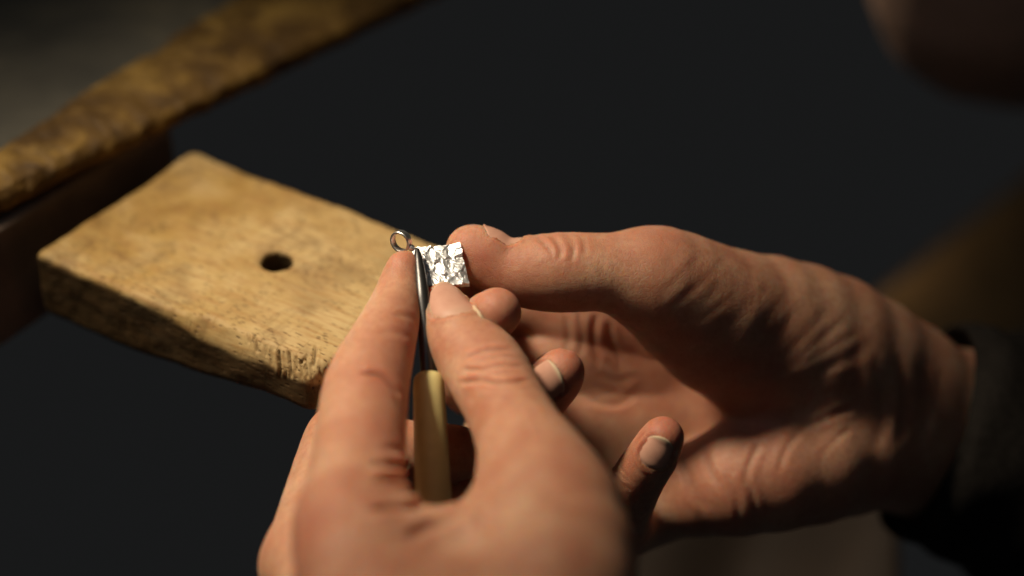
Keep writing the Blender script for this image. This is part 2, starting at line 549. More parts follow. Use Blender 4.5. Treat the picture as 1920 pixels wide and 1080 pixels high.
def make_pin():
    poly = np.array([pinL[:2], pinC[:2], pinN[:2], pinR[:2], pinT[:2]])     # counter-clockwise from above
    # push the back edge into the bench
    back = (pinL - pinC)[:2]; back = back / np.linalg.norm(back)
    ax = -back                                                     # from bench to tip
    side = np.array([-ax[1], ax[0]])
    hole = on_plane(520, 490, PIN_Z)
    Lc = pinC[:2]
    def f(P):
        P = P.astype(np.float64)
        xy = P[:, :2]
        wob = fbm(P, 0.05, 3, 3) * 0.7
        d = np.full(len(P), -1e9)
        n = len(poly)
        k = 4.0
        for i in range(n):
            a, b = poly[i], poly[(i + 1) % n]
            e = (b - a) / np.linalg.norm(b - a); nn = np.array([e[1], -e[0]])
            di = (xy - a) @ nn
            if i == 2 or i == 1: kk = 8.0
            else: kk = 2.5
            if d[0] < -1e8: d = di
            else: d = -smin(-d, -di, kk)
        along = (xy - pinL[:2]) @ ax
        d = d + wob * 0.9
        top = P[:, 2] - PIN_Z - fbm(P, 0.03, 3, 9) * 0.55
        # thickness shrinks to the tip on its under side
        th = 21.0 - np.clip((along - 30) / 50, 0, 1) * 5.5
        # worn-down bevel at the near corner
        cd = np.linalg.norm(xy - Lc, axis=1)
        low = PIN_Z - th - P[:, 2]
        s = -smin(-top, -d, 2.6)
        # bevel towards the near tip corner, left edge
        e = (pinC - pinL)[:2]; e = e / np.linalg.norm(e); nn = np.array([e[1], -e[0]])
        dl = (xy - pinL[:2]) @ nn
        fade = np.clip((along - 34) / 22, 0, 1)
        bev = dl * 0.83 + (P[:, 2] - PIN_Z) * 0.56 - 3.0 * (1 - fade) + 0.2 + fbm(P, 0.12, 2, 5) * 0.35 + 1.6 * fade * 0
        bev = bev + 2.4 * fade
        s = -smin(-s, -bev, 1.2)
        s = -smin(-s, -low, 3.0)
        s = s + fbm(P, 0.25, 2, 21) * 0.12
        # hole, leaning a little
        q = P - hole
        ang = q[:, :2] + q[:, 2:3] * np.array([0.10, 0.0])
        hr = np.sqrt((ang[:, 0] / 1.0) ** 2 + (ang[:, 1] / 0.93) ** 2) - 4.1 - fbm(P, 0.45, 2, 14) * 0.35 - np.clip((q[:, 2] + 1.0), 0, 2) * 0.35
        s = -smin(-s, hr, 0.7)
        return s.astype(np.float32)
    allp = np.vstack([poly, poly + back * 14])
    lo = np.array([allp[:, 0].min() - 3, allp[:, 1].min() - 3, PIN_Z - 26]); hi = np.array([allp[:, 0].max() + 3, allp[:, 1].max() + 3, PIN_Z + 3])
    V, Q = polygonise(f, lo, hi, 0.45)
    # saw nicks in the worn near corner
    nk = [([(540, 652), (543, 680), (546, 712)], 2.6, .9), ([(571, 668), (574, 690), (577, 712)], 2.4, .8), ([(593, 646), (590, 668), (586, 692)], 2.6, .9), ([(581, 663), (572, 672), (559, 685)], 2.6, .6),
          ([(598, 686), (604, 708)], 2.4, .7), ([(582, 678), (584, 708)], 2.4, .7), ([(477, 626), (480, 645), (483, 664)], 2.6, .8), ([(522, 652), (524, 680), (526, 708)], 2.6, .9),
          ([(508, 653), (510, 687)], 2.4, .6), ([(533, 656), (536, 690), (538, 712)], 2.3, .7), ([(555, 664), (556, 700)], 2.3, .5), ([(564, 672), (567, 712)], 2.3, .6), ([(497, 645), (500, 670)], 2.3, .5), ([(465, 622), (468, 645)], 2.3, .4)]
    Vv, nick = add_creases(world2view(V), Q[:, ::-1], [(p, w, d, 0.25) for p, w, d in nk])
    V = view2world(Vv)
    # side patina deepened with painted shade; hole inside also darker than the scraped top
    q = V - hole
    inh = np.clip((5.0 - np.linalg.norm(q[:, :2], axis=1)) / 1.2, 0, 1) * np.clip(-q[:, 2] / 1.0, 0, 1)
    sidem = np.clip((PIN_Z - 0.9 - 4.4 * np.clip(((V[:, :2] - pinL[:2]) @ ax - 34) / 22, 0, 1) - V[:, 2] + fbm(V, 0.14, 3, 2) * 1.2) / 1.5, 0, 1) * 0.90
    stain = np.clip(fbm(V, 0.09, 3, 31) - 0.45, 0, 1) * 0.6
    dirt_shade = np.clip(np.maximum(np.maximum(np.maximum(inh * 0.9, sidem), stain), nick * 2.6), 0, 1)
    o = mesh_obj('bench_pin', V, Q, M_PIN, origin=np.array([*(pinL[:2] + pinT[:2]) / 2, PIN_Z - 18]), attrs={'dirt_shade': dirt_shade})
    tag(o, 'worn pale wooden bench pin with a drilled hole and saw nicks on its edge', 'bench pin')
    return o

make_pin()

def make_bench():
    zb = PIN_Z + 11.0
    inner = [(u, 293 - 0.655 * u) for u in (-420, -250, -100, 0, 120, 250, 380, 520, 660)]
    outer = [(u, 362 - 0.485 * u) for u in (-420, -230, -70, 60, 200, 345, 520, 760, 1050)]
    I = catmull([on_plane(u, v, zb) for u, v in inner], 26)
    O = catmull([on_plane(u, v, zb) for u, v in outer], 26)
    n = len(I)
    root = empty('workbench', [*O[n // 2][:2], zb - 120])
    # wooden lip: swept profile from the inlay over the worn edge and down the face
    rows = []
    for i in range(n):
        a, b = I[i], O[i]
        h = b - a
        L = np.linalg.norm(h); h = h / L
        prof = [(-6, -6), (-6, -0.4), (0, 0.6)] + [(L * t, 0.6 - 0.9 * t * t) for t in (0.15, 0.3, 0.45, 0.6, 0.75, 0.87)] + \
               [(L - 1.6, -0.9), (L - 0.4, -1.8), (L, -3.4), (L - 0.4, -5.0), (L - 1, -6.4), (L - 3, -7.6), (L - 10, -8.4), (L - 24, -9.0)]
        rows.append([a + h * x + np.array([0, 0, z]) for x, z in prof])
    R = np.array(rows); m = R.shape[1]
    # refine
    V = R.reshape(-1, 3)
    Vn = V.copy()
    amt = np.tile(np.array([0, 0, .2] + [.45] * 6 + [.8, .9, .9, .9, .8, .6, .3, 0]), n)
    Vn[:, 2] += (fbm(V, 0.10, 2, 41) * 0.4 + fbm(V, 0.35, 3, 42)) * amt
    Vn[:, 1] -= np.abs(fbm(V, 0.30, 3, 44)) * amt * 1.6
    F = [(i * m + j, (i + 1) * m + j, (i + 1) * m + j + 1, i * m + j + 1) for i in range(n - 1) for j in range(m - 1)]
    lip = mesh_obj('lip', Vn, F, M_BENCH, root)
    sub = lip.modifiers.new('smooth', 'SUBSURF'); sub.levels = 1; sub.render_levels = 2
    # dusty grey working surface let into the lip
    back = I + np.array([-150, 420, 0])
    V = []; F = []
    k = 8
    for i in range(n):
        for j in range(k + 1):
            V.append(I[i] * (1 - j / k) + back[i] * (j / k))
    nt = len(V)
    V = np.array(V)
    V[:, 2] += fbm(V, 0.03, 3, 5) * 0.5
    V = np.vstack([V, V - np.array([0, 0, 14])])
    for i in range(n - 1):
        for j in range(k):
            a, b, c, d = i * (k + 1) + j, (i + 1) * (k + 1) + j, (i + 1) * (k + 1) + j + 1, i * (k + 1) + j + 1
            F.append((a, b, c, d)); F.append((nt + d, nt + c, nt + b, nt + a))
    t = NT('dusty_grey_top')
    c = t.coord()
    nn = t.noise(c, 16, 5, 0.65, 0.5)
    base = t.ramp(nn, [(0.3, (0.045, 0.046, 0.042)), (0.52, (0.09, 0.087, 0.072)), (0.72, (0.16, 0.145, 0.105))])
    t.set(Base_Color=base, Roughness=0.55)
    mesh_obj('work_surface', V, F, t.m, root)
    # block under the lip that the pin is wedged into
    cN = on_plane(352, 205, zb); cF = on_plane(-300, 560, zb)
    e = (pinT - pinL); e[2] = 0; e = e / np.linalg.norm(e)
    bk = np.array([-e[1], e[0], 0.0])
    p1 = pinT + e * 3.5; p0 = pinL - e * 130
    p1 = p1 + bk * 11.0; p0 = p0 + bk * 11.0
    q = [p0, p1, p1 + bk * 60, p0 + bk * 60]
    V = [x * np.array([1, 1, 0]) + np.array([0, 0, z]) for z in (zb - 44, zb - 7.8) for x in q]
    F = [(0, 3, 2, 1), (4, 5, 6, 7), (0, 1, 5, 4), (1, 2, 6, 5), (2, 3, 7, 6), (3, 0, 4, 7)]
    blk = mesh_obj('front_block', V, F, plain('dark_bench_block', (0.17, 0.13, 0.105), 0.6, nscale=40, var=0.4), root, smooth=False)
    # ledge the pin rests on
    l0, l1 = pinL + e * 9, pinT - e * 9
    q = [l0 - bk * 3, l1 - bk * 3, l1 + bk * 14, l0 + bk * 14]
    V = [x * np.array([1, 1, 0]) + np.array([0, 0, z]) for z in (zb - 40, PIN_Z - 20.7) for x in q]
    lg = mesh_obj('ledge', V, F, blk.data.materials[0], root, smooth=False)
    bv = lg.modifiers.new('bevel', 'BEVEL'); bv.width = 0.002; bv.segments = 2
    bv = blk.modifiers.new('bevel', 'BEVEL'); bv.width = 0.002; bv.segments = 3
    tag(root, 'old wooden workbench with a worn ochre edge and dusty grey top', 'workbench')

make_bench()

# ------------------------------------------------------------------ hands
def blend_red(V, spots):
    r = np.zeros(len(V))
    for (u, v, d, rad, amt) in spots:
        c = uvd(u, v, d)
        r = np.maximum(r, amt * np.exp(-(np.linalg.norm(V - c, axis=1) / rad) ** 2))
    return r

def make_nail(f, name, parent, base, tip, normal, arc, lift=0.0, free=0.12, ext=0.80, nt=26, ns=21):
    """base, tip: bone axis points (view frame mm) under the nail's root and free edge; normal: nail facing"""
    base = np.asarray(base, float); tip = np.asarray(tip, float)
    ax = tip - base; L = np.linalg.norm(ax); ax = ax / L
    n = np.asarray(normal, float); n = n - ax * (n @ ax); n = n / np.linalg.norm(n)
    sd = np.cross(ax, n)
    T = np.linspace(0, 1, nt); Sx = np.linspace(-1, 1, ns)
    G = np.zeros((nt, ns, 3)); NN = np.zeros((nt, ns, 3))
    org = []; drs = []
    for t in T:
        for s in Sx:
            start = 0.20 * s * s + 0.10 * s ** 6; end = 1.0 - 0.26 * s * s
            tt = start + (end - start) * t
            a = s * arc
            org.append(base + ax * L * min(tt, ext)); drs.append(n * math.cos(a) + sd * math.sin(a))
    org = np.array(org); drs = np.array(drs)
    # march inwards onto the skin
    dist = np.full(len(org), 14.0)
    for _ in range(60):
        P = org + drs * dist[:, None]
        dv = f(P.astype(np.float32))
        dist -= np.clip(dv, -1, 1) * 0.7
    P = (org + drs * dist[:, None]).reshape(nt, ns, 3)
    for i, t in enumerate(T):
        for j, s in enumerate(Sx):
            start = 0.20 * s * s + 0.10 * s ** 6; end = 1.0 - 0.26 * s * s
            tt = start + (end - start) * t
            p = P[i, j].copy()
            if tt > ext:
                p = p + ax * L * (tt - ext) - n * (0.55 * (tt - ext) ** 2 * L * 0.5)
            edge = (1 - s ** 4) * min(1.0, t * 6)
            dr = n * math.cos(s * arc) + sd * math.sin(s * arc)
            p = p + dr * (-0.28 + 0.46 * edge + lift * t)
            G[i, j] = p; NN[i, j] = dr
    top = G.reshape(-1, 3); bot = (G - NN * 0.38).reshape(-1, 3)
    V = np.vstack([top, bot]); m = nt * ns
    F = []
    for i in range(nt - 1):
        for j in range(ns - 1):
            a = i * ns + j
            F.append((a, a + 1, a + ns + 1, a + ns)); F.append((m + a, m + a + ns, m + a + ns + 1, m + a + 1))
    rim = [i * ns for i in range(nt)] + [(nt - 1) * ns + j for j in range(1, ns)] + [i * ns + ns - 1 for i in range(nt - 2, -1, -1)] + [j for j in range(ns - 2, 0, -1)]
    for a, b in zip(rim, rim[1:] + rim[:1]): F.append((a, b, m + b, m + a))
    tg, sg = np.meshgrid(T, Sx, indexing='ij')
    fr = np.clip((tg - (1 - free) - 0.05 * sg ** 2) / 0.05, 0, 1).reshape(-1)
    ln = (np.exp(-((tg - 0.08) / 0.13) ** 2) * np.exp(-(sg / 0.6) ** 2)).reshape(-1)
    o = mesh_obj('fingernail', view2world(V), F, M_NAIL, parent, attrs={'free': np.tile(fr, 2), 'lunula': np.tile(ln, 2)})
    peri = np.vstack([G[0], G[:int(nt * .8), 0], G[:int(nt * .8), -1]])
    return o, peri, G.reshape(-1, 3)

def nail_fold(V, Q, peri, inside):
    from mathutils.kdtree import KDTree
    N = vnormals(V, Q)
    kd = KDTree(len(peri))
    for i, p in enumerate(peri): kd.insert(p, i)
    kd.balance()
    kd2 = KDTree(len(inside))
    for i, p in enumerate(inside): kd2.insert(p, i)
    kd2.balance()
    c = peri.mean(0)
    near = np.where(np.linalg.norm(V - c, axis=1) < 16)[0]
    dark = np.zeros(len(V))
    for i in near:
        d = kd.find(V[i])[2]; di = kd2.find(V[i])[2]
        if d < 2.6:
            if di < 0.45 and d > 0.5: V[i] -= N[i] * 0.25
            else:
                V[i] += N[i] * (0.30 * math.exp(-((d - 0.75) / 0.5) ** 2) - 0.12 * math.exp(-(d / 0.3) ** 2))
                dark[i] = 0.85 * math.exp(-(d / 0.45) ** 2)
        elif di < 0.5: V[i] -= N[i] * 0.25
    return V, dark

# ---- the hand that comes from the right and pinches the pendant with its thumb
def build_right():
    thumb = Chain([(882, 468, 9, 6.0), (912, 484, 9, 7.0), (946, 507, 9, 7.0), (1000, 511, 9, 8.7), (1060, 511, 9, 9.5), (1145, 511, 10, 9.4), (1232, 524, 14, 11.8), (1330, 582, 24, 15.0)], 3)
    index = Chain([(852, 510, 12, 5.0), (868, 560, 18, 6.8), (885, 592, 30, 7.8), (905, 588, 46, 8.4), (990, 578, 50, 8.8), (1090, 580, 52, 9.8), (1200, 620, 56, 9.5)], 3)
    middle = Chain([(931, 586, -9, 5.9), (894, 620, 4, 6.5), (885, 690, 17, 7.4), (890, 720, 34, 8.4), (980, 690, 48, 8.8), (1085, 680, 54, 9.6), (1200, 690, 58, 9.0)], 3)
    ring = Chain([(1053, 697, -8, 5.4), (1032, 720, -4, 6.4), (985, 768, 8, 7.2), (930, 810, 26, 8.0), (1000, 800, 46, 8.4), (1100, 795, 54, 9.2), (1210, 790, 58, 9.0)], 3)
    pinky = Chain([(1243, 820, -6, 5.0), (1222, 858, -3, 5.7), (1192, 905, 4, 6.3), (1165, 968, 16, 7.2), (1185, 985, 34, 7.6), (1250, 935, 42, 8.8), (1330, 905, 42, 10.0)], 3)
    palm = [
        Chain([(1230, 525, 14, 11.6), (1330, 574, 25, 14.5), (1440, 596, 35, 16.0), (1560, 634, 46, 16.5), (1680, 708, 60, 16.5)], 2),
        Chain([(1250, 550, 18, 10.5), (1345, 632, 28, 14.5), (1450, 680, 35, 15.5), (1560, 708, 43, 14.5), (1650, 745, 57, 14.0)], 2),
        Chain([(1075, 585, 53, 10), (1300, 640, 61, 11), (1620, 720, 66, 13)], 2),
        Chain([(1065, 680, 56, 10), (1300, 720, 63, 11), (1640, 770, 68, 13)], 2),
        Chain([(1080, 795, 57, 10), (1320, 800, 61, 11.5), (1640, 810, 68, 13)], 2),
        Chain([(1250, 935, 40, 9.5), (1380, 900, 33, 14.5), (1520, 864, 39, 16.5), (1650, 838, 56, 16)], 2),
        Chain([(1085, 600, 54, 10), (1075, 690, 57, 9.5), (1105, 800, 57, 9.5), (1220, 915, 54, 9.0)], 2),
        Chain([(1640, 740, 64, 18), (1800, 798, 74, 21), (2050, 890, 98, 26)], 2),
        Chain([(1640, 830, 66, 16), (1800, 872, 76, 19), (2050, 960, 98, 24)], 2),
    ]
    f = Hand(palm, [thumb, index, middle, ring, pinky], 8, 6)
    lo = uvd(800, 1080, 0); hi = uvd(2020, 380, 120)
    V, Q = polygonise(f, [lo[0] - 2, lo[1] - 12, -21], [uvd(2000, 0, 90)[0], uvd(0, 400, 0)[1] + 6, 122], 0.6)
    return f, V, Q, (thumb, index, middle, ring, pinky)

# ---- the hand that comes from below and holds the burnisher
def build_left():
    index = Chain([(757, 499, -1, 3.7), (752, 530, -2, 4.8), (738, 585, -8, 6.2), (712, 655, -16, 7.9), (687, 726, -25, 9.5), (676, 820, -38, 9.9), (666, 905, -50, 10.3), (660, 988, -60, 11.6)], 3)
    thumb = Chain([(830, 565, -2, 4.4), (835, 590, -4, 6.2), (861, 634, -9, 7.7), (909, 692, -16, 9.4), (955, 775, -29, 9.3), (1003, 880, -45, 11.2), (1035, 960, -57, 13.5)], 3)
    middle = Chain([(862, 850, 6, 6.6), (800, 850, 10, 7.4), (715, 845, 8, 8.2), (652, 822, 2, 8.8), (632, 860, -4, 9.2), (606, 960, -14, 10.0), (585, 1060, -26, 11.0)], 3)
    ring = Chain([(870, 930, 14, 6.6), (800, 940, 24, 7.4), (720, 930, 26, 8.2), (660, 905, 20, 8.8), (650, 980, 10, 9.5), (640, 1090, -6, 10.5)], 3)
    pinky = Chain([(860, 1010, 22, 5.8), (790, 1030, 34, 6.6), (720, 1030, 34, 7.4), (680, 1010, 28, 7.8), (690, 1090, 18, 8.4), (710, 1180, 0, 9.5)], 3)
    palm = [
        Chain([(662, 990, -60, 11.6), (676, 1080, -72, 13.2), (740, 1250, -92, 14)], 2),
        Chain([(585, 1060, -28, 11.0), (660, 1180, -52, 13), (740, 1300, -80, 14)], 2),
        Chain([(640, 1090, -8, 10.5), (700, 1210, -36, 13), (780, 1320, -70, 14)], 2),
        Chain([(710, 1180, 0, 9.5), (760, 1250, -30, 13), (820, 1340, -62, 14)], 2),
        Chain([(1003, 880, -45, 10.8), (1045, 990, -60, 14.5), (1040, 1120, -76, 17), (950, 1300, -90, 18)], 2),
        # web between thumb and index
        Chain([(705, 985, -57, 7.0), (790, 1004, -57, 5.0), (872, 994, -54, 5.0), (960, 950, -50, 7.5)], 2),
        Chain([(690, 1060, -68, 10.0), (800, 1055, -66, 9.5), (900, 1035, -64, 9.5), (1010, 1010, -60, 11)], 2),
        Chain([(720, 1180, -80, 12.0), (850, 1170, -80, 12), (1000, 1150, -78, 13)], 2),
        Chain([(820, 1270, -88, 20), (880, 1400, -110, 24)], 2),
    ]
    f = Hand(palm, [index, thumb, middle, ring, pinky], 8, 5)
    V, Q = polygonise(f, [uvd(470, 0, 0)[0], uvd(0, 1250, -60)[1], -112], [uvd(1240, 0, 0)[0], uvd(0, 460, 0)[1], 48], 0.55)
    return f, V, Q, (index, thumb, middle)

CREASES_R = [
    # thumb knuckle
    ([(1000, 440), (1025, 461), (1042, 486)], 4, .22), ([(1031, 437), (1050, 465), (1047, 490)], 4.5, .35),
    ([(1060, 437), (1075, 461), (1072, 492)], 4.5, .32), ([(1090, 440), (1096, 462), (1092, 480)], 5, .2),
    # ball of the thumb
    ([(1287, 460), (1247, 500), (1225, 530)], 8.2, 0.05), ([(1322, 470), (1272, 522), (1240, 552)], 6.4, 0.06),
    ([(1370, 474), (1320, 526), (1287, 552), (1245, 590)], 6.4, 0.09), ([(1390, 545), (1335, 585), (1300, 610)], 6.4, 0.05),
    ([(1447, 530), (1395, 585), (1360, 615)], 7.4, 0.05), ([(1498, 530), (1450, 585), (1405, 640)], 7.4, 0.06),
    ([(1535, 540), (1484, 600), (1435, 648)], 7.4, 0.06), ([(1572, 565), (1513, 626), (1455, 685)], 8.2, 0.09),
    ([(1595, 588), (1535, 640), (1470, 696)], 8.2, 0.09), ([(1622, 618), (1550, 659), (1490, 696)], 7.4, 0.08),
    ([(1660, 632), (1569, 681), (1495, 718), (1402, 744), (1320, 752)], 11.0, 0.20), ([(1610, 694), (1513, 730), (1439, 767), (1385, 785)], 6.4, 0.10),
    # palm
    ([(1083, 580), (1093, 629), (1086, 672)], 5.1, 0.36), ([(1118, 585), (1111, 639), (1125, 690)], 6.0, 0.54), ([(1140, 600), (1150, 650), (1170, 690)], 6.0, 0.36),
    ([(1060, 590), (1066, 630), (1060, 670)], 5.1, 0.24), ([(1095, 745), (1153, 759), (1200, 736)], 6.0, 0.36), ([(1120, 700), (1160, 715), (1200, 700)], 6.0, 0.24),
    ([(1320, 825), (1333, 884), (1375, 936)], 6.8, 0.36), ([(1275, 855), (1296, 912), (1328, 960)], 7.6, 0.48),
    ([(1388, 990), (1378, 930), (1358, 885)], 6.0, 0.30), ([(1425, 975), (1405, 915), (1388, 875)], 6.0, 0.30),
    ([(1475, 838), (1510, 800), (1560, 780), (1612, 756)], 6.8, 0.42), ([(1393, 915), (1405, 870), (1425, 825)], 6.0, 0.30), ([(1460, 890), (1470, 850), (1490, 820)], 6.0, 0.24),
    ([(1540, 860), (1560, 830), (1600, 800)], 6.0, 0.24), ([(1340, 800), (1400, 812), (1450, 805)], 6.0, 0.24),
    # wrist
    ([(1640, 650), (1655, 760), (1642, 850)], 10.1, 0.36), ([(1685, 660), (1697, 750), (1685, 840)], 8.2, 0.30), ([(1725, 680), (1736, 750), (1730, 830)], 8.2, 0.24),
    # little finger
    ([(1150, 868), (1162, 889), (1180, 903)], 2.6, .28), ([(1163, 876), (1181, 898)], 2.4, .2), ([(1148, 882), (1167, 907), (1183, 919)], 2.6, .28), ([(1155, 900), (1172, 922)], 2.6, .22),
]
CREASES_L = [
    # thumb knuckle
    ([(870, 672), (914, 656), (965, 655)], 4, .40), ([(862, 692), (909, 692), (938, 684), (985, 688)], 4, .55), ([(855, 719), (904, 713), (929, 717), (998, 714)], 4.2, .65),
    ([(900, 676), (940, 670), (980, 674)], 3.5, .2), ([(885, 704), (935, 702), (988, 700)], 3.5, .22), ([(905, 728), (950, 729), (1000, 728)], 4, .15),
    ([(870, 740), (900, 748), (960, 745)], 6, .12), ([(985, 760), (1010, 790), (1025, 830)], 5, .15), ([(965, 760), (985, 800), (995, 840)], 5, .15),
    # forefinger
    ([(672, 699), (716, 706), (752, 745)], 5, .6), ([(735, 590), (760, 592), (782, 600)], 5, .25), ([(700, 625), (740, 622), (780, 636)], 6, .15),
    ([(692, 866), (724, 872), (765, 874)], 7.0, 1.47), ([(690, 903), (744, 898), (776, 900)], 6.0, 0.84), ([(685, 924), (747, 916), (785, 926)], 6.0, 0.52), ([(690, 953), (757, 952), (800, 944)], 6.5, 0.94),
    ([(715, 838), (740, 842), (765, 845)], 7.0, 0.42),
    # web of the thumb
    ([(755, 1010), (827, 977), (885, 946)], 10, 1.1), ([(880, 940), (900, 970), (905, 1010)], 10, .35),
]

def vec(x, y, toward):
    v = np.array([x, y, -toward], float); return v / np.linalg.norm(v)

def finish_hand(f, V, Q, creases, reds, nails, origin, label):
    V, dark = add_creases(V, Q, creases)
    red = blend_red(V, reds)
    root = mesh_obj('hand', np.zeros((3, 3)) + origin + np.eye(3), [(0, 1, 2)], None, origin=origin)
    bpy.context.view_layer.update()
    for kw in nails:
        o, peri, ins = make_nail(kw.pop('f'), 'fingernail', root, **kw)
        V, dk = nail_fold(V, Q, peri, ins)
        dark = np.maximum(dark, dk)
    me = root.data
    me.clear_geometry()
    Wv = (view2world(V) - origin) * MM
    me.from_pydata(Wv.tolist(), [], Q[:, ::-1].tolist())
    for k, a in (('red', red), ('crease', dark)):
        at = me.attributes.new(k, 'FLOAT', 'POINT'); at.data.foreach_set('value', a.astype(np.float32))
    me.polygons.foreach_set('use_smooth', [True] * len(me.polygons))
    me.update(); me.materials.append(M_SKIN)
    tag(root, label, 'hand')
    return root

fR, VR, QR, FR = build_right()
nails_R = [
    dict(f=FR[0], base=uvd(950, 507, 9), tip=uvd(880, 466, 9), normal=vec(0.0, 0.97, -0.05), arc=0.85, free=0.0, ext=0.92),
    dict(f=FR[2], base=uvd(890, 618, 4), tip=uvd(943, 577, -12), normal=vec(-0.66, -0.28, 0.70), arc=0.80, free=0.2),
    dict(f=FR[3], base=uvd(1014, 724, -4), tip=uvd(1072, 690, -9), normal=vec(-0.25, 0.0, 0.95), arc=0.84, free=0.10),
    dict(f=FR[4], base=uvd(1222, 858, -3), tip=uvd(1252, 803, -7), normal=vec(-0.05, -0.05, 1.0), arc=0.72, free=0.11),
]
reds_R = [(880, 480, 3, 11, .35), (930, 580, -8, 11, .6), (1070, 690, -8, 11, .65), (1255, 800, -8, 10, .6), (1230, 440, 8, 14, .4), (1400, 830, 25, 26, .4), (1500, 800, 35, 22, .35), (1100, 650, 45, 22, .35), (1050, 470, 3, 9, .25)]
right = finish_hand(fR, VR, QR, CREASES_R, reds_R, nails_R, W(1700, 800, 64), 'open hand at the right, palm showing, its thumb pinching the silver pendant')

fL, VL, QL, FL = build_left()
nails_L = [dict(f=FL[1], base=uvd(859, 630, -9), tip=uvd(827, 553, -1), normal=vec(0.18, 0.42, 0.9), arc=0.92, free=0.05, ext=0.9)]
reds_L = [(757, 495, -4, 9, .35), (715, 730, -32, 12, .45), (640, 730, -30, 10, .3), (935, 690, -24, 12, .4), (740, 850, -48, 14, .45), (620, 1040, -70, 17, .5), (1040, 900, -54, 15, .35), (800, 1060, -75, 18, .3), (760, 640, -20, 9, .4)]
left = finish_hand(fL, VL, QL, CREASES_L, reds_L, nails_L, W(860, 1250, -85), 'hand in the foreground gripping the burnisher between thumb and forefinger')

def sweep(path, prof_fn, ns=28):
    path = np.asarray(path, float); n = len(path)
    T = np.gradient(path, axis=0); T /= np.linalg.norm(T, axis=1, keepdims=True)
    V = []
    for i in range(n):
        t = T[i]; x = np.cross(t, [0, 0, 1]); x /= np.linalg.norm(x); y = np.cross(t, x)
        for k in range(ns):
            a = 2 * math.pi * k / ns
            rx, ry = prof_fn(i / (n - 1))
            V.append(path[i] + x * rx * math.cos(a) + y * ry * math.sin(a))
    F = [(i * ns + k, i * ns + (k + 1) % ns, (i + 1) * ns + (k + 1) % ns, (i + 1) * ns + k) for i in range(n - 1) for k in range(ns)]
    F.append(tuple(range(ns - 1, -1, -1))); F.append(tuple((n - 1) * ns + k for k in range(ns)))
    return np.array(V), F

